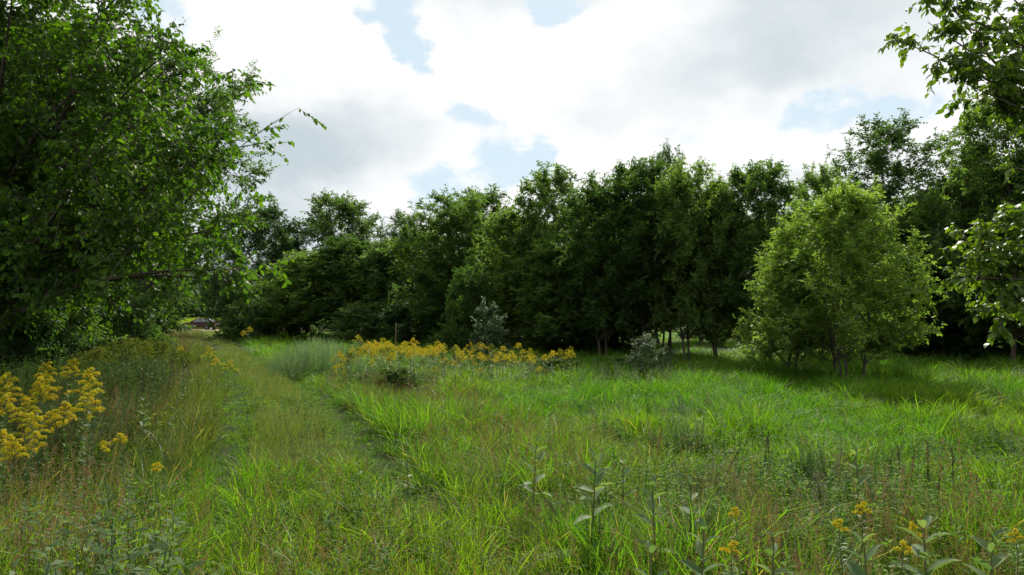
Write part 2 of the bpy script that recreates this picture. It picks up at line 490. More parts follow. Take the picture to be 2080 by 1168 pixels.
def crown_mesh(name, g, mat, keep=slice(None)):
    V, F, k = leaf_geo(g['P'][keep], g['A'][keep], g['N'][keep], g['L'][keep], g['W'][keep], g['leaf'])
    return mesh(name, V, F, mat, np.repeat(g['tint'][keep], k))


def tree_proto(name, g, leafm):
    d = dict(H=g['H'], R=g['R'], trunks=[], crown=crown_mesh(name + '_crown', g, M[leafm]), wood=g['wood'].build(name + '_branchwork', M['bark'], True))
    for P, rad in g['stems']:
        V, F = tube(P, rad, 8); d['trunks'].append(mesh(name + '_trunk', V, F, M['bark'], smooth=True))
    return d


def plant_tree(p, x, y, H, Rr, rz, name, label, cat='tree', group=None, dz=0.0):
    t = thing(name, label, cat, (x, y, gz(x, y) + dz), rz, (Rr / p['R'], Rr / p['R'], H / p['H']), group)
    for tm in p['trunks']: obj('trunk', tm, t)
    obj('branchwork', p['wood'], t)
    obj('crown', p['crown'], t)
    return t


PR = {}
PR['a'] = tree_proto('young_a', grow(11, 7, 1.6, 2.1, 'column', 2, 64, 11, 7, 10, .115, .06, sub=.27, twig=.32), 'ash_leaf')
PR['b'] = tree_proto('young_b', grow(12, 7, 1.3, 2.1, 'oval', 1, 64, 11, 7, 10, .115, .06, sub=.27, twig=.32), 'ash_leaf')
PR['c'] = tree_proto('young_c', grow(13, 7, 1.2, 2.0, 'cone', 2, 64, 11, 7, 10, .115, .06, sub=.27, twig=.32, lobes=.35), 'ash_leaf')
PR['d'] = tree_proto('young_d', grow(14, 7, 1.6, 2.1, 'dome', 3, 64, 11, 7, 10, .115, .06, sub=.27, twig=.32, lobes=.3), 'ash_leaf')
PR['open'] = tree_proto('open_crowned', grow(15, 9.5, 2.0, 2.3, 'oval', 1, 56, 10, 7, 10, .12, .06, lobes=.4, sub=.3), 'dark_leaf')
PR['big'] = tree_proto('broad', grow(16, 11, 1.0, 4.0, 'dome', 2, 64, 11, 8, 10, .18, .10, lobes=.25, sub=.26, twig=.55, r0=.16), 'dark_leaf')
PR['bright'] = tree_proto('bright', grow(17, 5, 1.05, 2.0, 'heap', 4, 72, 9, 7, 10, .098, .046, lobes=.38, twig=.32, sub=.30, r0=.05, splay=2.2), 'bright_leaf')
PR['bush'] = tree_proto('bush', grow(18, 2.4, .1, 1.3, 'bush', 5, 36, 9, 7, 10, .09, .05, sub=.34, r0=.025, twig=.26), 'dark_leaf')
PR['bush2'] = tree_proto('bush2', grow(19, 2.4, .05, 1.3, 'bush', 5, 36, 9, 7, 10, .085, .045, sub=.34, r0=.025, twig=.26), 'ash_leaf')
PR['slim'] = tree_proto('slim', grow(21, 9, 3.3, 2.8, 'oval', 2, 60, 11, 7, 11, .115, .048, lobes=.35, sub=.3, twig=.36, lean=(1.9, 0), r0=.12), 'ash_leaf')


def T(proto, px, Y, top, hw, label, name='broadleaf_tree', rz=None, group=None, cat='tree'):
    x = (px - 1040) / FPX * Y; H = at(px, top, Y).z; Rr = 1.36 * hw / FPX * Y
    return plant_tree(PR[proto], x, Y, H, Rr, (px * 1.7 % 6.28) if rz is None else rz, name, label, cat, group)


# the wood on the right, front row from left to right
T('b', 632, 47, 515, 78, 'yellowish green low tree at the left end of the wood', 'young_tree')
T('d', 705, 46, 482, 72, 'dull green tree between the yellowish low tree and the wood', 'young_tree')
T('c', 775, 44, 505, 55, 'small dark tree below the thin-crowned tree at the gap in the wood', 'young_tree')
T('open', 818, 43, 436, 58, 'thin-crowned tree with sky showing through beside the dip in the treeline', 'young_tree')
T('a', 905, 35, 402, 85, 'dark rounded tree rising right of the dip in the treeline', 'young_tree')
T('b', 975, 39, 388, 75, 'tree with feathery top behind the dark rounded tree left of centre', 'young_tree')
T('d', 1040, 32, 425, 70, 'lower dark tree left of the tall round-topped tree in mid wood', 'young_tree')
T('b', 1122, 31, 345, 72, 'tall round-topped tree standing apart against the cloud at mid wood', 'young_tree')
T('c', 1150, 27.5, 470, 80, 'dark skirted tree below the round-topped tree at mid wood', 'young_tree')
T('a', 1235, 25.5, 365, 85, 'sunlit-topped tree left of the highest point of the wood', 'young_tree')
T('d', 1305, 26, 322, 80, 'tallest leafy tree of the dense wood with light green top', 'young_tree')
T('open', 1362, 29, 305, 45, 'slender spire of darker leaves at the highest point of the wood', 'young_tree')
T('a', 1405, 24.5, 336, 72, 'tree with pale green top just right of the wood peak', 'young_tree')
T('c', 1465, 25, 365, 65, 'narrow dark tree between the wood peak and the bright tree', 'young_tree')
T('d', 1545, 24, 328, 82, 'dark round-headed tree behind the left side of the bright tree', 'young_tree')
T('b', 1672, 25, 343, 55, 'olive tree showing its head just behind the bright tree', 'young_tree')
T('open', 1800, 28, 248, 100, 'tall open-crowned tree standing above the bright tree', 'tall_tree')
T('c', 1900, 27, 400, 90, 'dark tree in shade right of the bright tree', 'young_tree')
T('d', 1985, 25, 330, 85, 'dark leafy tree in shade below the tall right-hand tree', 'young_tree')
T('b', 2050, 23, 185, 105, 'tall dark tree at the right edge behind the hanging branches', 'tall_tree')
T('a', 2150, 22, 300, 110, 'dark tree leaning in at the extreme right edge', 'young_tree')
# inner rows
for i, (px, Y, top, hw, k) in enumerate(((870, 43, 470, 70, 'a'), (1010, 40, 470, 75, 'c'), (1095, 37, 450, 75, 'd'), (1190, 33, 420, 75, 'b'), (1270, 32, 400, 75, 'c'), (1345, 31, 390, 70, 'a'),
                                         (1430, 46, 440, 60, 'd'), (1500, 47, 440, 60, 'b'), (1600, 46, 440, 65, 'a'), (1740, 31, 400, 80, 'd'), (1850, 32, 400, 85, 'b'), (1960, 31, 380, 90, 'c'), (2080, 29, 330, 100, 'd'))):
    T(k, px, Y, top, hw, 'slender tree in the shade inside the wood behind the front row', 'young_tree', group='inner trees of the wood')
for px, Y, top, k in ((640, 58, 560, 'a'), (760, 54, 540, 'b'), (850, 50, 520, 'd'), (940, 47, 510, 'c'), (1050, 44, 490, 'a'), (1150, 41, 480, 'd'), (1250, 39, 450, 'b'), (1350, 44, 450, 'a'),
                      (1790, 39, 450, 'a'), (1900, 38, 430, 'd'), (2000, 37, 420, 'b'), (2110, 36, 400, 'a')):
    T(k, px, Y, top, 85, 'half-hidden tree deep in the wood, only glimpsed between the others', 'young_tree', group='rear trees of the wood')
for px, Y, top, hw, k in ((745, 40, 620, 60, 'bush'), (835, 37, 615, 62, 'bush'), (920, 34, 620, 60, 'bush'), (1000, 33, 630, 55, 'bush'), (1085, 30.5, 640, 55, 'bush'), (1165, 29, 650, 45, 'bush'), (1245, 35, 640, 50, 'bush'),
                          (1840, 27.5, 640, 70, 'bush'), (1930, 26, 640, 70, 'bush'), (2035, 25, 640, 75, 'bush'), (1720, 52, 640, 45, 'bush'), (1620, 54, 640, 45, 'bush'), (1530, 53, 640, 45, 'bush'), (1440, 54, 640, 50, 'bush')):
    T(k, px, Y, top, hw, 'dark undergrowth bush at the foot of the wood', 'bush', cat='bush', group='undergrowth bushes of the wood')
# the bright tree and its neighbour
T('bright', 1722, 17.2, 385, 128, 'bright sunlit young tree with several trunks standing out before the wood', 'sunlit_tree', rz=.6)
T('bright', 1600, 18.4, 490, 70, 'smaller sunlit tree merging with the left side of the bright tree', 'sunlit_tree', rz=2.4)
T('bush2', 952, 28, 548, 48, 'small light green tree low in front of the dark wood', 'sapling', cat='tree')
# far end of the track
T('big', 682, 60, 398, 92, 'big dark round-crowned tree towering behind the low trees at track end', 'broad_tree')
T('big', 532, 57, 420, 68, 'broad dark tree right of the car with branches showing', 'broad_tree', rz=2.2)
T('slim', 585, 62, 470, 50, 'narrow tree between the two big trees at the track end', 'broad_tree')
for px, Y, top, hw, lb in ((500, 52, 590, 34, 'dark bush beside the car at the track end'), (505, 50, 610, 45, 'dark bush under the broad tree right of the track'), (565, 48, 590, 50, 'green bush under the low yellowish tree')):
    T('bush', px, Y, top, hw, lb, 'bush', cat='bush')
# left side
T('slim', 262, 20.5, 122, 145, 'tall willow-leaved tree behind the near elm on the left', 'tall_tree', rz=0.0)
T('big', 60, 24, 60, 230, 'large dark tree behind the near elm at the left edge', 'broad_tree', rz=1.0)
T('big', 215, 29, 190, 160, 'dark tree filling the left background under the elm', 'broad_tree', rz=4.0)
T('b', 245, 33, 420, 60, 'dark young tree at the left side of the track opening', 'young_tree')
T('open', 455, 52, 478, 36, 'thin yellowish tree above the parked car', 'sapling', rz=1.0)
for px, Y, top, hw, k, lb in ((20, 13.5, 560, 90, 'bush', 'dark bush at the left edge under the elm'), (110, 15, 570, 80, 'bush2', 'shaded bush behind the left goldenrods'), (195, 17, 575, 75, 'bush', 'dark bush between the elm and the willow-leaved tree'),
                              (255, 19.5, 570, 55, 'bush2', 'green bush under the willow-leaved tree'), (262, 27, 600, 38, 'bush', 'last bush on the left before the track opening'), (-70, 12, 520, 110, 'bush2', 'bush half cut by the left edge')):
    if px < -50: continue
    T(k, px, Y, top, hw, lb, 'bush', cat='bush')
for i, (px, top) in enumerate(((290, 560), (335, 548), (372, 566), (405, 540), (440, 552), (480, 560))):
    T('big', px, 165 + 9 * (i % 3), top, 32, 'distant tree in the line beyond the yellow field', 'far_tree', group='far trees beyond the field')


for i, px in enumerate((1235, 1300, 1360, 1425, 1490, 1550, 1615, 1680)):
    T('big', px, 88 + 5 * (i % 2), 585, 48, 'distant tree glimpsed between the trunks under the wood', 'far_tree', group='far trees behind the wood')


# ------------------------------------------------------------------ the two near trees: leaves one by one
def near_tree(name, label, seed, base, tips, H, R, lean, leafL, leafW, ns, nt, nlf, sub, twig, lm, hang, r0, n_single=300):
    base = np.array(base); tips = np.array(tips) - base
    g = grow(seed, H, 1.5, R, 'oval', 1, 0, ns, nt, nlf, leafL, leafW, tips=tips, sub=sub, twig=twig, lean=lean, r0=r0, leaf='m', twig_wood=True, hang=hang, droop=.6, up=.05)
    t = thing(name, label, 'tree', tuple(base))
    for P, rad in g['stems']:
        V, F = tube(P, rad, 10); obj('trunk', mesh(name + '_trunk', V, F, M['bark'], smooth=True), t)
    obj('branchwork', g['wood'].build(name + '_branchwork', M['bark'], True), t)
    W = g['P'] + base
    dx = W[:, 0]; dy = W[:, 1]; dz = W[:, 2] - CAM_H
    cy_ = dy * math.cos(PITCH) + dz * math.sin(PITCH); cz = -dy * math.sin(PITCH) + dz * math.cos(PITCH)
    u = 1040 + dx / np.maximum(cy_, .1) * FPX; v = 584 - cz / np.maximum(cy_, .1) * FPX
    inside = (u > 5) & (u < 2075) & (v > 5) & (v < 1160) & (cy_ > .5)
    score = np.where(inside, cy_, 1e9); order = np.argsort(score)[:n_single]
    keep = np.ones(len(W), bool); keep[order] = False; keep &= (cy_ > 2.0)
    obj('foliage', crown_mesh(name + '_foliage', g, M[lm], keep), t, kind='stuff')
    ml = []
    for k in range(4):
        V, F, kk = leaf_geo(np.zeros((1, 3)), np.array([[0, 1., 0]]), np.array([[0, 0, 1.]]), 1.0, leafW / leafL, 'l', .1 + .06 * k)
        ml.append(mesh(name + '_leaf', V, F, M[lm], np.full(len(V), k / 3)))
    for k, i in enumerate(order):
        A = nrm(g['A'][i]); S = nrm(np.cross(A, g['N'][i])); N2 = np.cross(S, A)
        o = obj('leaf', ml[k % 4], t)
        L_ = float(g['L'][i])
        mt = Matrix((( *S, 0), (*A, 0), (*N2, 0), (0, 0, 0, 1))).transposed()
        o.matrix_local = Matrix.Translation(Vector(g['P'][i])) @ mt @ Matrix.Scale(L_, 4)
    return g


rr = np.random.default_rng(5)
A_BASE = (-9.6, 11.6, gz(-9.6, 11.6))
tipsA = []
for (px, py, Y) in ((360, 95, 9.6), (350, 130, 9.4), (320, 50, 9.8), (265, 15, 10), (300, -60, 10), (535, 290, 9.6), (470, 262, 9.4), (450, 320, 9.8), (478, 548, 9.2), (468, 568, 9.4), (425, 470, 9.3),
                    (370, 345, 9.3), (320, 130, 9.2), (440, 420, 9.8), (300, 230, 9.0), (230, 120, 9.2), (200, 300, 8.8), (330, 440, 9.2), (340, 475, 9.3), (270, 500, 9.0)):
    tipsA.append(at(px, py, Y))
for k in range(105):
    px = rr.uniform(-260, 390); py = rr.uniform(-260, 590); Y = rr.uniform(8.4, 13.5)
    if px > 250 and py < 60: continue
    if px > 190: py = min(py, 440)
    tipsA.append(at(px, py, Y))
near_tree('elm_tree', 'large broad-leaved tree overhanging the left edge of the photo', 31, A_BASE, tipsA, 9.5, 3.4, (.8, -.3), .098, .058, 13, 6, 8, .30, .42, 'elm_leaf', .25, .15)

F_BASE = (9.4, 8.4, gz(9.4, 8.4))
tipsF = []
for (px, py, Y) in ((1835, 85, 7.0), (1885, 45, 7.1), (1930, 20, 7.2), (1975, 60, 7.1), (1955, 115, 7.0), (1950, 165, 7.0), (2000, 130, 7.1), (2050, 50, 7.3), (2060, 120, 7.3), (1985, 200, 7.2), (2030, -30, 7.3), (1900, -30, 7.2),
                    (1925, 510, 7.2), (1935, 560, 7.2), (1965, 630, 7.3), (1970, 570, 7.3), (2000, 460, 7.4), (2030, 425, 7.3), (2035, 540, 7.4), (2070, 430, 7.5), (2070, 520, 7.6), (2090, 600, 7.6)):
    tipsF.append(at(px, py, Y))
for k in range(26):
    tipsF.append(Vector((rr.uniform(7.6, 11.5), rr.uniform(6.4, 10.6), rr.uniform(2.6, 8.6))))
near_tree('overhanging_tree', 'tree outside the right edge whose leafy branches hang into the photo', 32, F_BASE, tipsF, 7.5, 2.4, (-.2, -.2), .084, .048, 14, 6, 8, .13, .23, 'hang_leaf', .55, .12)


# ------------------------------------------------------------------ grey-leaved shrubs, stake
PR['grey'] = tree_proto('grey_shrub', grow(41, 1.6, .25, .55, 'column', 4, 16, 6, 5, 8, .07, .03, sub=.35, twig=.2, r0=.014), 'grey_leaf')
PR['vine'] = tree_proto('vine_clad', grow(42, 2.8, .3, .7, 'oval', 2, 20, 7, 5, 10, .09, .06, sub=.36, twig=.26, r0=.03, lean=(-.35, 0)), 'grey_leaf')
T('grey', 1312, 17.6, 683, 30, 'silvery leaved shrub standing out against the dark wood', 'grey_shrub', cat='shrub')
T('grey', 1352, 17.8, 705, 13, 'thin silvery shoot right of the silvery shrub', 'grey_shrub', cat='shrub')
T('vine', 998, 22.5, 615, 24, 'pale grey-green vine-hung sapling behind the goldenrod patch', 'vine_sapling', cat='tree')
T('bush2', 1270, 20.5, 722, 55, 'low green bush beneath the silvery shrub', 'bush', cat='bush')
T('bush2', 1130, 18.6, 726, 45, 'low bush at the right end of the goldenrod patch', 'bush', cat='bush')
T('bush2', 810, 15.5, 745, 40, 'low brownish green bush before the left of the goldenrod patch', 'bush', cat='bush')
b_ = at(803, 720, 27)
V, F = tube([(b_.x, b_.y, 0), (b_.x + .01, b_.y, .8), (b_.x + .015, b_.y, 1.45), (b_.x + .015, b_.y, 1.47)], [.018, .017, .016, .003], 6)
o = obj('wooden_stake', mesh('wooden_stake', V, F, M['straw_stalk'])); o['label'] = 'thin pale stake upright before the dark wood'; o['category'] = 'stake'


# ------------------------------------------------------------------ goldenrods and other single plants
def plume(r, n_br, Lb, hh, fl, nfl):
    """list of (V, F, tint): arching one-sided sprays up a head of height hh"""
    out = []
    for i in range(n_br):
        t = i / max(n_br - 1, 1); z0 = hh * t; a = i * 2.4 + r.normal(0, .3); L = Lb * (1 - .72 * t) * r.uniform(.8, 1.2)
        b = np.array([0, 0, z0]); d = np.array([math.cos(a), math.sin(a), 0]); C = bez(b, b + d * L * .6 + UP * L * .55, b + d * L + UP * L * .18, 8)
        g = Geo(); g.add(*tube(C, np.linspace(.0016, .0008, 8), 3), .5, 1)
        s = r.uniform(.15, 1, nfl); P = np.stack([np.interp(s, np.linspace(0, 1, 8), C[:, c]) for c in range(3)], 1) + r.normal(0, fl * .55, (nfl, 3)) + UP * fl * .6
        V, F, k = leaf_geo(P, r.normal(0, 1, (nfl, 3)) + UP * .8, r.normal(0, 1, (nfl, 3)), fl * r.uniform(.8, 1.5, nfl), fl * .8, 'd')
        g.add(V, F, np.repeat(r.random(nfl), k)); out.append(g)
    return out


def stalk_leaves(r, H, n, L, W, z0=.06, z1=.92, droop=.25, kind='s'):
    z = np.sort(r.uniform(z0, z1, n)) * H; a = np.arange(n) * 2.4 + r.normal(0, .3, n)
    d = np.stack([np.cos(a), np.sin(a), r.uniform(.15, .75, n)], 1)
    P = np.stack([z * 0, z * 0, z], 1)
    l = L * r.uniform(.7, 1.2, n) * (1 - .45 * (z / H))
    V, F, k = leaf_geo(P, d, np.tile(UP, (n, 1)) + r.normal(0, .25, (n, 3)), l, l * W / L, kind)
    return V, F, np.repeat(r.random(n), k)


def goldenrod_proto(seed, H, near=False, flower='yellow', small=False):
    r = np.random.default_rng(seed)
    P = np.stack([np.cumsum(r.normal(0, .012, 7)), np.cumsum(r.normal(0, .012, 7)), np.linspace(-.03, H, 7)], 1); P[:, :2] -= P[0, :2]
    V, F = tube(P, np.linspace(.0055, .0025, 7), 5)
    d = dict(H=H, stem=mesh('goldenrod_stem', V, F, M['stem'], smooth=True))
    V, F, t = stalk_leaves(r, H, (50 if small else 95) if near else 46, .075 if small else .115, .018 if small else .028 if near else .024)
    for c in range(2): V[:, c] += np.interp(V[:, 2], P[:, 2], P[:, c])
    d['fol'] = mesh('goldenrod_foliage', V, F, M['weed_leaf'], t)
    pl = plume(r, (5 if small else 12) if near else 9, (.055 if small else .155) if near else r.uniform(.11, .24), (.06 if small else .22) if near else r.uniform(.14, .34), .009 if small else .0115 if near else .018, (90 if small else 150) if near else 50)
    d['top'] = P[-1] - np.array([0, 0, .04 if small else .20])
    if near: d['plumes'] = [g.build('goldenrod_spray', M[flower], mats=[M[flower], M['stem']]) for g in pl]
    else:
        G = Geo()
        for g in pl:
            G.add(np.concatenate(g.V), np.concatenate(g.F), np.concatenate(g.T))
        d['plumes'] = [G.build('goldenrod_plume', M[flower])]
    return d


def goldenrod(p, x, y, h, rz, label, group=None, tilt=(0, 0), name='goldenrod'):
    s = h / (p['H'] + .06)
    t = thing(name, label, 'goldenrod', (x, y, gz(x, y)), 0, (s, s, s), group)
    t.rotation_euler = (tilt[0], tilt[1], rz)
    obj('stem', p['stem'], t); obj('foliage', p['fol'], t, kind='stuff')
    for m_ in p['plumes']: obj('flower_spray' if len(p['plumes']) > 1 else 'flower_head', m_, t, tuple(p['top']))
    return t


GN_ = [goldenrod_proto(s, 1.0, True) for s in (51, 52, 53)]
GS = [goldenrod_proto(s, .7, True, small=True) for s in (151, 152, 153)]
GM = [goldenrod_proto(s, 1.1) for s in (54, 55, 56, 57, 154, 155)]
GB = [goldenrod_proto(s, 1.1, False, 'bud') for s in (58, 59, 60)]
r = np.random.default_rng(61)


def zat(px, py, Y): return at(px, py, Y).z


# left foreground clump, each head placed
near_gold = [(22, 770, 6.4, 'goldenrod head highest at the left edge'), (85, 778, 6.6, 'goldenrod with broad head second from the left edge, back row'), (115, 768, 7.0, 'goldenrod between the two broad back heads on the left'), (168, 760, 6.5, 'goldenrod with the tallest separate head right of the left clump'),
             (182, 800, 6.2, 'goldenrod head just under the tallest separate head on the left'), (12, 812, 5.9, 'dense goldenrod head at the left edge below the highest'), (48, 822, 5.8, 'goldenrod with layered head left of the clump middle'), (132, 830, 6.0, 'goldenrod with tilted head in the lower right of the left clump'),
             (60, 850, 5.7, 'small orange-yellow goldenrod in the clump middle'), (98, 845, 6.1, 'sparse goldenrod low in the left clump'), (18, 885, 5.2, 'lowest big goldenrod head at the left edge'), (38, 900, 5.2, 'lower goldenrod head beside the lowest big one'),
             (70, 888, 5.6, 'pale half-open goldenrod under the left clump'), (132, 742, 8.6, 'shaded goldenrod behind the tallest separate head'), (98, 748, 8.8, 'shaded goldenrod behind the broad heads on the left')]
for i, (px, py, Y, lb) in enumerate(near_gold):
    p = at(px, py - 14, Y); goldenrod(GN_[i % 3], p.x, p.y, p.z - gz(p.x, p.y), i * 1.3, 'yellow ' + lb, 'goldenrods in the left foreground', (r.normal(0, .04), r.normal(0, .05)))
for i, (px, py, Y, lb) in enumerate(((240, 895, 5.2, 'small yellow-green goldenrod right of the left clump'), (268, 880, 5.3, 'small bright goldenrod beside the grass right of the left clump'), (316, 945, 4.8, 'single small orange goldenrod low in the brown grass'),
                                     (428, 716, 15, 'goldenrod at the left verge of the track'), (437, 735, 13.6, 'lower goldenrod at the left verge of the track'), (368, 712, 16, 'goldenrod at the edge of the budding patch'), (455, 742, 12.8, 'tiny goldenrod near the left rut'),
                                     (508, 672, 30, 'goldenrod pair member on the far right verge, taller'), (496, 680, 29, 'goldenrod pair member on the far right verge, shorter'),
                                     (1732, 1020, 3.8, 'yellow goldenrod with feathery head in the right foreground'), (1835, 1060, 3.6, 'orange goldenrod low in the right foreground'), (1700, 1050, 3.7, 'short goldenrod left of the feathery one in the right foreground'),
                                     (1828, 1095, 3.3, 'tiny goldenrod at the bottom right before the big leaves'), (1495, 1030, 3.9, 'pale goldenrod low right of the dead stalks'), (1480, 1092, 3.3, 'tiny goldenrod near the bottom right of centre'),
                                     (2068, 1075, 3.5, 'goldenrod at the right edge of the foreground'), (1400, 812, 12, 'small goldenrod in the mid meadow'), (1200, 765, 17, 'single goldenrod in the grass right of the patch'), (1240, 750, 18, 'goldenrod before the low bush right of the patch'), (1222, 768, 16.5, 'short goldenrod before the wood right of the patch'))):
    p = at(px, py - 8, Y); pr = (GS if Y < 9 else GM)[i % 3]
    goldenrod(pr, p.x, p.y, max(p.z - gz(p.x, p.y), .3), i * 1.1, lb, None, (r.normal(0, .06), r.normal(0, .06)))
# the big patch before the wood
top_x = [670, 700, 760, 840, 900, 960, 1010, 1060, 1110, 1160]; top_y = [725, 706, 690, 692, 702, 704, 704, 708, 714, 708]
for i in range(235):
    px = r.uniform(672, 1165)
    Y = r.uniform(14.6, 21.5); ty = np.interp(px, top_x, top_y) + abs(r.normal(0, 21)) - 3 + (18.5 - Y) * 3
    if i % 13 == 3: ty -= 11
    p = at(px, ty, Y); h = max(p.z, .5)
    bud = (px > 900 and r.random() < .32) or r.random() < .25
    goldenrod(GB[i % 3] if bud else GM[i % 6], p.x, p.y, h, r.uniform(0, 6.28), 'goldenrod in the dense yellow patch before the dark wood', 'goldenrods of the patch before the wood', (r.normal(0, .05), r.normal(0, .05)))
# budding, yellow-green ones on the left bank
for i in range(95):
    px = r.uniform(150, 400); Y = r.uniform(10.5, 17.5); ty = np.interp(px, [150, 240, 330, 400], [705, 678, 682, 712]) + abs(r.normal(0, 14)) + (16 - Y) * 3.2
    p = at(px, ty, Y)
    goldenrod(GB[i % 3], p.x, p.y, max(p.z, .5), r.uniform(0, 6.28), 'budding yellow-green goldenrod on the left bank by the track', 'budding goldenrods on the left bank', (r.normal(0, .05), r.normal(0, .05)))


def milkweed(px, py, Y, label, n_pair=6, L=.155, seed=0, W=.42):
    r = np.random.default_rng(seed + 300); p = at(px, py, Y); g0 = gz(p.x, p.y); h = max(p.z - g0, .35)
    t = thing('milkweed', label, 'milkweed', (p.x, p.y, g0), r.uniform(0, 6.28), group=None)
    t.rotation_euler[0] = r.normal(0, .06); t.rotation_euler[1] = r.normal(0, .06)
    V, F = tube(np.stack([np.zeros(5), np.zeros(5), np.linspace(-.02, h, 5)], 1), np.linspace(.007, .004, 5), 6); obj('stem', mesh('milkweed_stem', V, F, M['stem'], smooth=True), t)
    ms_ = MILK
    for k in range(n_pair):
        z = h * (.42 + .58 * k / (n_pair - 1)); a0 = (k % 2) * 1.57 + r.normal(0, .25); s = L * (1.1 - .5 * (k / (n_pair - 1)) ** 2)
        for q in (0, 3.14159):
            o = obj('leaf', ms_[r.integers(4)], t, (0, 0, z))
            o.rotation_euler = (r.normal(.35 + .5 * (k / n_pair), .18), r.normal(0, .2), a0 + q + r.normal(0, .12)); o.scale = (s,) * 3
    return t


MILK = []
for k in range(4):
    V, F, kk = leaf_geo(np.zeros((1, 3)), np.array([[0, 1., 0]]), np.array([[0, 0, 1.]]), 1.0, .44, 'l', .10 + .08 * k)
    MILK.append(mesh('milkweed_leaf', V, F, M['milk_leaf'], np.full(len(V), k / 3), smooth=True))
for i, (px, py, Y, n, L, lb) in enumerate(((1080, 898, 5.6, 6, .15, 'milkweed with drooping top leaves left of the meadow middle'), (1200, 925, 5.0, 8, .17, 'large grey-green milkweed with pale broad leaves, mid foreground'), (1265, 945, 5.8, 4, .12, 'small milkweed right of the large grey-green one'),
                                           (1332, 985, 4.2, 6, .13, 'upright milkweed with stacked leaves below centre right'), (1400, 985, 4.4, 5, .12, 'light green leafy shoot above the pale milkweed'), (1415, 1070, 3.5, 6, .12, 'pale milkweed with upturned leaves near the bottom'),
                                           (1745, 925, 5.4, 4, .13, 'tall light green milkweed in the right meadow'), (1770, 985, 5.4, 4, .11, 'low milkweed under the tall light green one'), (1885, 1080, 3.4, 6, .17, 'milkweed with big pale flat leaf, bottom right'),
                                           (1995, 1085, 3.5, 5, .15, 'milkweed with long pale leaves near the bottom right corner'), (1770, 1100, 3.3, 5, .14, 'milkweed with pointed leaves left of the big flat leaf'), (1560, 1090, 3.4, 5, .10, 'small-leaved milkweed at bottom right of centre'),
                                           (735, 945, 6.2, 4, .10, 'small pale-leaved weed beside the right rut'), (830, 930, 6.5, 4, .10, 'small grey-leaved weed right of the track'), (290, 815, 8.2, 6, .13, 'grey-leaved milkweed at the right foot of the left bank'), (1330, 1130, 3.1, 4, .12, 'milkweed cut by the bottom edge right of centre'))):
    milkweed(px, py, Y, lb, n, L, i)


def stalk(px, py, pb, Y, label, seed, lean=0.0):
    r = np.random.default_rng(seed + 400); p = at(px, py, Y); g0 = gz(p.x, p.y); h = max(p.z - g0, .4)
    t = thing('dry_stalk', label, 'stalk', (p.x, p.y, g0)); t.rotation_euler = (0, lean, r.uniform(-.3, .3))
    P = np.stack([np.cumsum(r.normal(0, .006, 8)), np.cumsum(r.normal(0, .006, 8)), np.linspace(-.02, h, 8)], 1)
    V, F = tube(P, np.linspace(.006, .003, 8), 5); obj('stem', mesh('dry_stem', V, F, M['dock']), t)
    n = 90; z = r.uniform(.3, 1, n) * h; b = np.stack([np.interp(z, P[:, 2], P[:, c]) for c in range(3)], 1) + r.normal(0, .008, (n, 3))
    V, F, k = leaf_geo(b, r.normal(0, 1, (n, 3)), r.normal(0, 1, (n, 3)), .016, .011, 'd'); obj('seed_cluster', mesh('dry_seeds', V, F, M['dock']), t)


for i, (px, py, Y, ln, lb) in enumerate(((1825, 905, 6.3, .05, 'dark dry seed stalk leftmost of the row in the right meadow'), (1848, 915, 6.2, .1, 'dark dry seed stalk second in the right meadow row'), (1888, 895, 6.4, .02, 'tallest dark dry seed stalk of the right meadow row'),
                                         (1895, 945, 5.8, .14, 'leaning dark seed stalk right of the tallest one'), (1935, 910, 6.2, -.03, 'dark dry seed stalk second last of the right meadow row'), (2000, 965, 5.6, -.05, 'short dark dry stalk near the right edge'), (2012, 970, 5.5, .03, 'short dark stalk beside the right edge one'),
                                         (1545, 870, 6.8, .12, 'thin dark stalk curving above the brown tangle'), (1568, 885, 6.8, 0, 'straight thin stalk right of the curving one'), (1460, 900, 6.9, .5, 'dead stalk leaning left over the meadow grass'))):
    stalk(px, py, 0, Y, lb, i, ln)


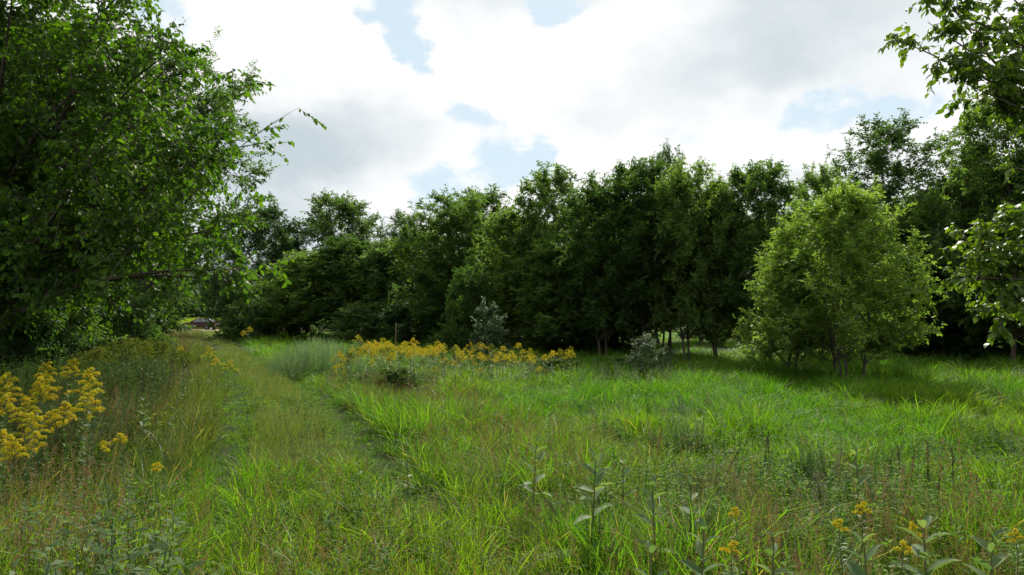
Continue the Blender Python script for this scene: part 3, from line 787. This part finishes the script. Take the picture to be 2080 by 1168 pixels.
# ------------------------------------------------------------------ car
def build_car():
    paint = plain_mat('maroon_paint', (.040, .006, .010), .42, .4, .1, coat=.25)
    glass = plain_mat('car_glass', (.03, .05, .055), .06, .9, coat=1.0)
    black = plain_mat('tyre_rubber', (.018, .018, .018), .85, .2)
    alloy = plain_mat('alloy', (.42, .43, .44), .35, .5, .9)
    lamp = plain_mat('lamp_lens', (.75, .76, .78), .12, .8)
    red = plain_mat('tail_lens', (.35, .02, .02), .2, .6)
    import bmesh
    X = -41.75; t = thing('parked_car', 'dark maroon car parked side-on on the dirt lane at the track end', 'car', (X, 86.5, .10))
    W = .88

    def prism(poly, y0, y1, ytop=None, name='body', mat=paint, parent=t, bev=.05, zs=None):
        bm = bmesh.new(); a = []; b = []
        for (x, z) in poly:
            k = 0 if zs is None else np.clip((z - zs[0]) / (zs[1] - zs[0]), 0, 1) * zs[2]
            a.append(bm.verts.new((x, y0 + k, z))); b.append(bm.verts.new((x, y1 - k, z)))
        bm.faces.new(a[::-1]); bm.faces.new(b)
        n = len(poly)
        for i in range(n): bm.faces.new((a[i], a[(i + 1) % n], b[(i + 1) % n], b[i]))
        bmesh.ops.recalc_face_normals(bm, faces=bm.faces)
        if bev: bmesh.ops.bevel(bm, geom=[e for e in bm.edges if abs(e.verts[0].co.y - e.verts[1].co.y) < .02], offset=bev, segments=2, profile=.5, affect='EDGES')
        me = bpy.data.meshes.new(name); bm.to_mesh(me); bm.free(); me.materials.append(mat)
        return obj(name, me, parent)

    def arch(cx, r0, n=8): return [(cx - r0 * math.cos(math.pi * i / n), .30 + r0 * math.sin(math.pi * i / n)) for i in range(n + 1)]
    lower = [(0.05, .28)] + arch(.85, .36) + arch(3.50, .36) + [(4.42, .30), (4.50, .55), (4.46, .92), (4.25, 1.02), (3.7, 1.0), (1.45, .95), (.85, .90), (.35, .80), (.08, .66), (0.0, .48)]
    prism(lower, -W, W, bev=.045)
    prism([(1.30, .93), (2.05, 1.40), (2.5, 1.46), (3.2, 1.44), (3.55, 1.36), (4.25, 1.0)], -W + .04, W - .04, name='cabin', bev=.04, zs=(.93, 1.46, .17))
    for s, nm in ((-1, 'n'), (1, 'f')):
        for poly in ([(1.62, .99), (2.12, 1.34), (2.62, 1.38), (2.62, .99)], [(2.70, .99), (2.70, 1.38), (3.18, 1.37), (3.48, 1.28), (3.85, 1.02)]):
            me = bpy.data.meshes.new('side_window'); vs_ = []
            for off in (0, .012):
                for (x, z) in poly: vs_.append((x, s * (W - .035 - np.clip((z - .93) / .53, 0, 1) * .17 + off), z))
            n = len(poly); fs = [list(range(n)), list(range(2 * n - 1, n - 1, -1))] + [(i, (i + 1) % n, n + (i + 1) % n, n + i) for i in range(n)]
            me.from_pydata(vs_, [], fs); me.materials.append(glass); obj('side_window', me, t)
        for x0, x1 in ((1.50, 2.64), (2.68, 3.28)):
            d = prism([(x0, .36), (x1, .36), (x1 + .05, .97), (x0 + .02, .96)], s * W - .004, s * W + .008, name='door', bev=0)
            prism([(x1 - .22, .83), (x1 - .08, .83), (x1 - .08, .86), (x1 - .22, .86)], s * (W + .008) - .004, s * (W + .03), name='handle', mat=paint, parent=d, bev=0)
        prism([(1.55, 1.0), (1.75, 1.0), (1.75, 1.12), (1.58, 1.12)], s * (W + .06) - .05, s * (W + .06) + .05, name='wing_mirror', bev=.01)
        prism([(.03, .62), (.16, .64), (.50, .82), (.36, .83), (.09, .70)], s * .72 - .17, s * .72 + .17, name='headlight', mat=lamp, bev=.01)
        prism([(4.30, .78), (4.50, .72), (4.50, .93), (4.36, .97)], s * .72 - .16, s * .72 + .16, name='taillight', mat=red, bev=.01)
        for cx in (.85, 3.50):
            a = np.linspace(0, 2 * np.pi, 24, endpoint=False)
            w = thing('wheel', '', '', (cx, s * (W - .10), .31)); w.parent = t
            del w['label']; del w['category']
            prof = [(.20, -.10), (.29, -.11), (.315, -.07), (.315, .07), (.29, .11), (.20, .10)]
            V = np.array([[rr_ * math.cos(x), y_, rr_ * math.sin(x)] for (rr_, y_) in prof for x in a]); n = 24
            F = np.array([[k * n + i, k * n + (i + 1) % n, (k + 1) * n + (i + 1) % n, (k + 1) * n + i] for k in range(5) for i in range(n)])
            obj('tyre', mesh('tyre', V, F, black, smooth=True), w)
            g = Geo()
            g.add(*tube(np.array([[0, -.09, 0], [0, .09, 0]]), .05, 10))
            for k in range(7):
                q = k * 2 * np.pi / 7; g.add(*tube(np.array([[0, s * .075, 0], [.10 * math.cos(q), s * .085, .10 * math.sin(q)], [.205 * math.cos(q), s * .075, .205 * math.sin(q)]]), [.03, .022, .026], 5))
            V = np.array([[rr_ * math.cos(x), y_, rr_ * math.sin(x)] for (rr_, y_) in ((.205, -.09), (.19, 0), (.205, .09)) for x in a])
            F = np.array([[k * n + i, k * n + (i + 1) % n, (k + 1) * n + (i + 1) % n, (k + 1) * n + i] for k in range(2) for i in range(n)]); g.add(V, F)
            obj('rim', g.build('rim', alloy), w)
    for nm, pts in (('windscreen', [(1.34, .965), (2.02, 1.385)]), ('rear_window', [(4.16, 1.06), (3.60, 1.36)])):
        (xa, za), (xb, zb) = pts; dn = Vector((zb - za, 0, -(xb - xa))).normalized() * (-.014 if nm == 'windscreen' else .014)
        if nm == 'rear_window': dn = Vector((.008, 0, .014))
        v = [(xa, -.74, za), (xa, .74, za), (xb, .62, zb), (xb, -.62, zb)]; v2 = [(a + dn.x, b, c + dn.z) for a, b, c in v]
        me = bpy.data.meshes.new(nm); me.from_pydata(v + v2, [], [(0, 1, 2, 3), (7, 6, 5, 4), (0, 1, 5, 4), (1, 2, 6, 5), (2, 3, 7, 6), (3, 0, 4, 7)]); me.materials.append(glass); obj(nm, me, t)
    prism([(-.03, .30), (.05, .28), (.05, .44), (-.03, .46)], -.80, .80, name='bumper', bev=.01)


build_car()


# ------------------------------------------------------------------ grass and ground cover (uncountable)
def blades(r, n, h, w, rad, bend, tint0=0., tint1=.94, straw=.07):
    a = r.uniform(0, 6.28, n); q = rad * np.sqrt(r.random(n))
    B = np.stack([np.cos(a) * q, np.sin(a) * q, np.full(n, -.03)], 1)
    da = a + r.normal(0, .9, n); d = np.stack([np.cos(da), np.sin(da), da * 0], 1)
    H = h * r.uniform(.5, 1.1, n); bn = bend * r.uniform(.2, 1.4, n)
    fa = r.uniform(0, 6.28, n); S = np.stack([np.cos(fa), np.sin(fa), fa * 0], 1)
    W = w * r.uniform(.6, 1.2, n)
    t = np.array([0, .38, .72, 1.0]); wf = np.array([.75, 1, .7, 0])
    sp = np.stack([B + d * (H * bn * tt ** 2)[:, None] + UP * (H * (tt - .35 * bn * tt ** 3))[:, None] for tt in t], 1)
    V = np.concatenate([np.stack([sp[:, i] + S * (W * wf[i] / 2)[:, None], sp[:, i] - S * (W * wf[i] / 2)[:, None]], 1) for i in range(3)] + [sp[:, 3:4]], 1)
    f = np.array([[0, 1, 3], [0, 3, 2], [2, 3, 5], [2, 5, 4], [4, 5, 6]])
    F = (f[None] + (np.arange(n) * 7)[:, None, None]).reshape(-1, 3)
    ti = r.uniform(tint0, tint1, n); ti = np.where(r.random(n) < straw, .97, ti)
    return V.reshape(-1, 3), F, np.repeat(ti, 7), sp


def stalks_with_heads(g, r, n, h, rad, head, nh, hs, spread, m_head, bend=.25, wstalk=.0022):
    V, F, t, sp = blades(r, n, h, wstalk, rad, bend, .2, .9, .25); g.add(V, F, t, 0)
    for k in range(n):
        top = sp[k, 3]; dr = nrm(sp[k, 3] - sp[k, 2]); s = r.uniform(-head, 0.02, nh)
        P = top + dr * s[:, None] + r.normal(0, 1, (nh, 3)) * spread * (.3 + .7 * np.clip(-s / head, 0, 1))[:, None]
        V, F, kk = leaf_geo(P, dr + r.normal(0, .5, (nh, 3)), r.normal(0, 1, (nh, 3)), hs, hs * .4, 'd'); g.add(V, F, np.repeat(r.random(nh), kk), m_head)


def proto_coll(name, meshes):
    c = bpy.data.collections.new(name)
    for i, me in enumerate(meshes):
        o = bpy.data.objects.new('%s_%02d' % (name, i), me); c.objects.link(o)
    return c


def scatter(name, label, cat, pts, scl, idx, col, coll, seed=0, lean=.12):
    r = np.random.default_rng(seed + 900); n = len(pts)
    me = bpy.data.meshes.new(name); me.vertices.add(n); me.vertices.foreach_set('co', np.asarray(pts, np.float32).ravel())
    pa = np.asarray(pts); sw = (vnoise(pa[:, 0] + 71, pa[:, 1], .7) - .5) * 2.2 * lean / .12 * .3; sv = (vnoise(pa[:, 0], pa[:, 1] + 37, .7) - .5) * 2.2 * lean / .12 * .3
    rz = r.uniform(0, 6.28, n); ax = r.normal(0, lean, n) + sw; ay = r.normal(0, lean, n) + sv
    rot = np.stack([ax, ay, rz], 1)
    for nm, ty, key, v in (('rot', 'FLOAT_VECTOR', 'vector', rot), ('scl', 'FLOAT_VECTOR', 'vector', scl)):
        a = me.attributes.new(nm, ty, 'POINT'); a.data.foreach_set(key, np.asarray(v, np.float32).ravel())
    a = me.attributes.new('pick', 'INT', 'POINT'); a.data.foreach_set('value', np.asarray(idx, np.int32))
    a = me.attributes.new('tcol', 'FLOAT_COLOR', 'POINT'); a.data.foreach_set('color', np.concatenate([col, np.ones((n, 1))], 1).astype(np.float32).ravel())
    me.update()
    o = obj(name, me, kind='stuff', label=label, category=cat)
    ng = bpy.data.node_groups.new(name + '_nodes', 'GeometryNodeTree')
    ng.interface.new_socket('Geometry', in_out='INPUT', socket_type='NodeSocketGeometry'); ng.interface.new_socket('Geometry', in_out='OUTPUT', socket_type='NodeSocketGeometry')
    gi = ng.nodes.new('NodeGroupInput'); go = ng.nodes.new('NodeGroupOutput'); ip = ng.nodes.new('GeometryNodeInstanceOnPoints'); ci = ng.nodes.new('GeometryNodeCollectionInfo')
    ci.inputs['Collection'].default_value = coll; ci.inputs['Separate Children'].default_value = True; ci.inputs['Reset Children'].default_value = True
    ip.inputs['Pick Instance'].default_value = True

    def na(nm, ty):
        q = ng.nodes.new('GeometryNodeInputNamedAttribute'); q.data_type = ty; q.inputs['Name'].default_value = nm
        return [s for s in q.outputs if s.enabled and s.name == 'Attribute'][0]
    L = ng.links.new
    L(gi.outputs[0], ip.inputs['Points']); L(ci.outputs[0], ip.inputs['Instance'])
    L(na('pick', 'INT'), ip.inputs['Instance Index']); L(na('rot', 'FLOAT_VECTOR'), ip.inputs['Rotation']); L(na('scl', 'FLOAT_VECTOR'), ip.inputs['Scale'])
    L(ip.outputs[0], go.inputs[0])
    o.modifiers.new('scatter', 'NODES').node_group = ng
    return o


def sample(r, y0, y1, dens, margin=2.5, k=.80):
    wmax = k * y1 + margin; n = int(dens * (y1 - y0) * 2 * wmax)
    y = r.uniform(y0, y1, n); x = r.uniform(-wmax, wmax, n)
    m_ = np.abs(x) < k * y + margin
    return x[m_], y[m_]


def bands(r, dlist):
    xs, ys = zip(*[sample(r, a, b, d) for a, b, d in dlist]); return np.concatenate(xs), np.concatenate(ys)


def wood_edge(x):            # how far back the meadow runs
    return np.interp(x, [-60, -20, -7, 3.4, 8.6, 13, 30], [70, 60, 44, 31, 26, 26, 26])


def mixcol(a, b, f): return np.asarray(a)[None] * (1 - f[:, None]) + np.asarray(b)[None] * f[:, None]


def make_grass():
    r = np.random.default_rng(71)
    mats = [M['grass'], M['seed'], M['pale_seed'], M['foxtail']]
    P = []
    for k in range(4):      # 0-3 lush broad blades
        g = Geo(); V, F, t, _ = blades(r, 34, .52, .0105, .14, .45 + .22 * k); g.add(V, F, t); P.append(g.build('lush_tuft', None, mats=mats))
    for k in range(3):      # 4-6 fine grass
        g = Geo(); V, F, t, _ = blades(r, 46, .40, .0042, .14, .5); g.add(V, F, t); P.append(g.build('fine_tuft', None, mats=mats))
    for k in range(3):      # 7-9 brown seed heads
        g = Geo(); V, F, t, _ = blades(r, 12, .38, .005, .12, .5); g.add(V, F, t); stalks_with_heads(g, r, 12, .66, .12, .16, 22, .014, .006, 1); P.append(g.build('seed_tuft', None, mats=mats))
    for k in range(3):      # 10-12 pale panicles
        g = Geo(); V, F, t, _ = blades(r, 22, .34, .0045, .14, .5); g.add(V, F, t); stalks_with_heads(g, r, 14, .50, .15, .2, 20, .010, .022, 2, wstalk=.0018); P.append(g.build('panicle_tuft', None, mats=mats))
    for k in range(2):      # 13-14 foxtails
        g = Geo(); V, F, t, _ = blades(r, 10, .34, .006, .12, .5); g.add(V, F, t); stalks_with_heads(g, r, 5, .5, .12, .06, 30, .011, .0035, 3); P.append(g.build('foxtail_tuft', None, mats=mats))
    for k in range(3):      # 15-17 mown / trampled
        g = Geo(); V, F, t, _ = blades(r, 44, .15, .0075, .17, 1.0); g.add(V, F, t); P.append(g.build('short_tuft', None, mats=mats))
    coll = proto_coll('grass_tuft', P)
    x, y = bands(r, ((1.3, 6, 60), (6, 11, 44), (11, 20, 30), (20, 34, 14), (34, 86, 3.0)))
    ok = (y < wood_edge(x) + 14 + 60 * ((x > 1) & (x < 34))); x, y = x[ok], y[ok]
    d = track_d(x, y); n = len(x); u = r.random(n); ad = np.abs(d)
    n1 = vnoise(x, y, .35); n2 = vnoise(x + 40, y, 1.1); n3 = vnoise(x - 30, y + 11, .16)
    idx = np.zeros(n, int); h = np.ones(n); col = np.zeros((n, 3))
    GREEN = (.064, .148, .015); YG = (.130, .188, .020); OLIVE = (.080, .095, .028); PALE = (.095, .135, .042); DEEP = (.036, .080, .015); RED = (.085, .070, .030)
    # default meadow to the right
    f = np.clip((n1 - .35) * 2.2, 0, 1); col[:] = mixcol(GREEN, YG, f * .6)
    lush = np.clip((n2 - .25) * 1.8, 0, 1)
    idx[:] = np.where(u < .80, r.integers(0, 4, n), r.integers(4, 7, n)); h[:] = .42 + .75 * lush
    # foreground: mixed with brown seed heads and foxtails
    fg = (y < 6.3 + 1.5 * n3) & (d > -.6)
    fg &= True; q = fg & (n2 + .35 * n1 > .72) & (u > .50); idx[q] = r.integers(7, 10, q.sum()); col[q] = mixcol(RED, YG, n1[q]); h[q] = .65 + .35 * n1[q]
    n4 = vnoise(x + 17, y - 60, .8); q = (d > 2) & (n4 > .80) & (u > .45) & (y < 8.5); idx[q] = r.integers(4, 10, q.sum()); col[q] = mixcol(DEEP, RED, u[q]); h[q] = .85 + .4 * n2[q]
    q = (d > 2) & (n4 < .22); col[q] *= .75; h[q] *= .7
    q = fg & (u < .07); idx[q] = r.integers(13, 15, q.sum()); h[q] = .75
    q = fg & (u > .95); idx[q] = r.integers(10, 13, q.sum()); col[q] = PALE
    tg = np.exp(-(((x - 1.85) / .5) ** 2 + ((y - 6.1) / .4) ** 2)) + .8 * np.exp(-(((x + .15) / .5) ** 2 + ((y - 8.4) / .5) ** 2)); q = tg > .35 + .4 * u; idx[q] = r.integers(4, 10, q.sum()); col[q] = mixcol((.11, .075, .040), RED, n2[q]); h[q] = .75 + .3 * n1[q]      # a dead brown tangle
    # a brownish belt beside the right rut
    q = (d > 1.0) & (d < 3.2 + n3) & (y > 6) & (y < 17) & (u < .38); idx[q] = r.integers(7, 13, q.sum()); col[q] = mixcol(OLIVE, PALE, n1[q]); h[q] = .6 + .4 * n2[q]
    # left verge
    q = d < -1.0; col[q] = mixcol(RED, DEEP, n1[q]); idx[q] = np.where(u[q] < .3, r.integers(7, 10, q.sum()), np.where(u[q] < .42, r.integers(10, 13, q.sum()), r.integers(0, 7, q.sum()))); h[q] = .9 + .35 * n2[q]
    q = (d < -1.0) & (y < 5.2 + n2); col[q] = mixcol(GREEN, YG, n1[q]); idx[q] = np.where(u[q] < .7, r.integers(0, 4, q.sum()), r.integers(7, 10, q.sum()))
    # track: pale strip in the middle and at the left verge, ruts
    q = (ad < .55); col[q] = mixcol(PALE, OLIVE, n2[q] * .6); idx[q] = np.where(u[q] < .6, r.integers(10, 13, q.sum()), r.integers(4, 7, q.sum())); h[q] = .45 + .35 * n2[q]
    q = (d < -1.15) & (d > -1.8) & (y > 6) & (u < .7); col[q] = mixcol(PALE, GREEN, n2[q] * .6); idx[q] = r.integers(10, 13, q.sum()); h[q] = .55 + .5 * n2[q]
    q = (ad < 1.3) & (y <= 7.5); col[q] = mixcol(YG, GREEN, n1[q]); idx[q] = np.where(u[q] < .55, r.integers(0, 4, q.sum()), np.where(u[q] < .8, r.integers(7, 10, q.sum()), r.integers(13, 15, q.sum()))); h[q] = .7
    wv_ = .31 + .12 * (n2 - .5) - .22 * np.clip((9 - y) / 4, 0, 1)
    q = (np.abs(ad - RUT) < wv_) & (y > 3.0); col[q] = mixcol((.046, .112, .015), (.075, .135, .02), n2[q]); idx[q] = np.where(u[q] < .75, r.integers(15, 18, q.sum()), r.integers(4, 7, q.sum())); h[q] = np.where(u[q] < .75, .6 + .4 * n1[q], .28)
    # under the wood: low
    q = (y > wood_edge(x) - 1.5) & (d > 2); h[q] *= .55
    far = np.clip((y - 12) / 30, 0, 1)
    s = np.stack([1 + far * 1.1, 1 + far * 1.1, np.ones(n)], 1) * (h * r.uniform(.8, 1.2, n))[:, None]; s[:, :2] /= np.maximum(h, .3)[:, None] ** .5
    col *= r.uniform(.75, 1.25, (n, 1))
    pts = np.stack([x, y, height(x, y)], 1)
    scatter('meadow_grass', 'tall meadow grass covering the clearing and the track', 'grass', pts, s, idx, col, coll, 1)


make_grass()


def make_forbs():
    r = np.random.default_rng(72); P = []
    for k in range(4):       # 0-3 upright leafy weeds
        g = Geo(); H = .42
        g.add(*tube(np.stack([np.zeros(4), np.zeros(4), np.linspace(-.02, H, 4)], 1), [.003, .003, .002, .001], 3), .3)
        V, F, t = stalk_leaves(r, H, 26, .085, .026, .1, 1.0); g.add(V, F, t); P.append(g.build('leafy_weed', M['forb']))
    for k in range(3):       # 4-6 low clover-like cushions
        g = Geo(); n = 46; a = r.uniform(0, 6.28, n); q = .16 * np.sqrt(r.random(n)); B = np.stack([np.cos(a) * q, np.sin(a) * q, r.uniform(.04, .2, n)], 1)
        V, F, kk = leaf_geo(B, r.normal(0, 1, (n, 3)) * (1, 1, .3), UP + r.normal(0, .4, (n, 3)), .04, .026, 'd'); g.add(V, F, np.repeat(r.random(n), kk)); P.append(g.build('clover_cushion', M['forb']))
    for k in range(3):       # 7-9 tall bushy mugwort-like stems
        g = Geo()
        for j in range(5):
            H = r.uniform(.8, 1.15); o = r.normal(0, .09, 2)
            C = np.stack([np.linspace(o[0] * .3, o[0] * 1.6, 5), np.linspace(o[1] * .3, o[1] * 1.6, 5), np.linspace(-.02, H, 5)], 1)
            g.add(*tube(C, np.linspace(.004, .0015, 5), 3), .3)
            V, F, t = stalk_leaves(r, H, 60, .075, .02, .15, 1.0)
            V[:, 0] += np.interp(V[:, 2], C[:, 2], C[:, 0]); V[:, 1] += np.interp(V[:, 2], C[:, 2], C[:, 1]); g.add(V, F, t)
        P.append(g.build('tall_weed', M['forb']))
    coll = proto_coll('weed_tuft', P)
    x, y = bands(r, ((1.3, 7, 26), (7, 13, 14), (13, 24, 7)))
    d = track_d(x, y); n1 = vnoise(x + 9, y - 4, .5); ok = (n1 > .36) & (np.abs(np.abs(d) - RUT) > .2) & (y < wood_edge(x)); x, y, d, n1 = x[ok], y[ok], d[ok], n1[ok]
    n = len(x); u = r.random(n); idx = np.where(u < .62, r.integers(0, 4, n), r.integers(4, 7, n)); h = .65 + .6 * n1
    col = mixcol((.058, .120, .024), (.105, .170, .042), r.random(n))
    q = (x > .6) & (y < 6.2); h[q] *= 1.15; col[q] = mixcol((.085, .16, .030), (.150, .22, .055), r.random(q.sum()))
    q = (d < -1.2) & (y < 9); col[q] = mixcol((.085, .13, .06), (.13, .17, .09), r.random(q.sum())); h[q] *= 1.45; idx[q] = r.integers(0, 4, q.sum())
    scatter('low_weeds', 'low leafy weeds mixed into the meadow grass', 'weeds', np.stack([x, y, height(x, y)], 1), np.stack([h, h, h], 1), idx, col, coll, 2)
    # grey-green mass right of the track
    n = 260; px = r.uniform(545, 735, n); Y = r.uniform(19, 25, n); ty = np.interp(px, [545, 600, 640, 690, 735], [715, 684, 676, 684, 712]) + np.abs(r.normal(0, 7, n)) + (24 - Y) * 2.2
    p = np.array([at(a, b, c) for a, b, c in zip(px, ty, Y)]); h = np.maximum(p[:, 2], .35) / 1.1
    c = mixcol((.12, .18, .10), (.20, .26, .16), r.random(n))
    scatter('grey_green_weeds', 'mound of tall grey-green weeds between the track and the goldenrods', 'weeds', np.stack([p[:, 0], p[:, 1], height(p[:, 0], p[:, 1])], 1), np.stack([h, h, h], 1), r.integers(7, 10, n), c, coll, 3)
    # dark tall herbs of the left bank
    n = 900; Y = r.uniform(7.2, 22, n); px = r.uniform(-80, 420, n); d = track_d((px - 1040) / FPX * Y, Y); ok = d < -2.0 + 0 * px; Y, px = Y[ok], px[ok]; n = len(Y)
    x = (px - 1040) / FPX * Y; h = r.uniform(.6, 1.05, n) * np.interp(Y, [7, 10, 20], [.65, .95, 1.0])
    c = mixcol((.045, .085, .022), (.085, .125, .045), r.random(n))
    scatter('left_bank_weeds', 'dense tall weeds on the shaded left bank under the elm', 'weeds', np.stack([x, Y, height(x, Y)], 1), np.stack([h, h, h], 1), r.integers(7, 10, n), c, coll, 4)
    # tall weeds at the foot of the goldenrod patch and of the wood
    n = 420; px = r.uniform(660, 1420, n); Y = r.uniform(15.5, 23, n); x = (px - 1040) / FPX * Y; h = r.uniform(.25, .62, n)
    c = mixcol((.06, .115, .028), (.11, .15, .07), r.random(n))
    scatter('edge_weeds', 'leafy weeds along the foot of the goldenrod patch', 'weeds', np.stack([x, Y, height(x, Y)], 1), np.stack([h * 1.2, h * 1.2, h], 1), r.integers(7, 10, n), c, coll, 5)
    n = 5200; Y = np.sqrt(r.uniform(2.2 ** 2, 17 ** 2, n)); x = r.uniform(-.35, .82, n) * Y; d = track_d(x, Y); g1 = vnoise(x + 3, Y + 8, .75) + .25 * vnoise(x, Y, 2.2)
    ok = (d > 1.4) & (g1 > .69 + .19 * np.clip((Y - 6.5) / 2, 0, 1)); x, Y, g1 = x[ok], Y[ok], g1[ok]; n = len(x); h = r.uniform(.22, .42, n) * (.6 + g1 * .6)
    c = mixcol((.045, .095, .020), (.10, .165, .040), r.random(n)); dead = r.random(n) < .10; c[dead] = (.13, .085, .045)
    scatter('meadow_weeds', 'rough clumps of leafy and browning weeds across the meadow', 'weeds', np.stack([x, Y, height(x, Y)], 1), np.stack([h * 1.5, h * 1.5, h], 1), r.integers(7, 10, n), c, coll, 8, .25)
    # verge beside the far track and the lane
    n = 700; Y = r.uniform(40, 81, n); s_ = r.choice([-1, 1], n); i = np.array([np.abs(TF[:, 1] - q).argmin() for q in Y]); x = TF[i, 0] + s_ * r.uniform(2.2, 9, n); h = r.uniform(.15, .38, n)
    c = mixcol((.055, .10, .025), (.10, .13, .05), r.random(n))
    scatter('far_verge_weeds', 'weeds along the far verges of the track', 'weeds', np.stack([x, Y, height(x, Y)], 1), np.stack([h * 1.4, h * 1.4, h], 1), r.integers(7, 10, n), c, coll, 6)
    # sunlit field beyond the car
    n = 5200; Y = r.uniform(92.5, 160, n); x = (r.uniform(230, 520, n) - 1040) / FPX * Y; h = r.uniform(.9, 1.5, n)
    c = mixcol((.20, .27, .03), (.33, .33, .03), r.random(n))
    scatter('field_crop', 'bright yellow-green sunlit field beyond the car', 'field', np.stack([x, Y, height(x, Y) - .05], 1), np.stack([h * 1.6, h * 1.6, h], 1), r.integers(7, 10, n), c, coll, 7)


make_forbs()
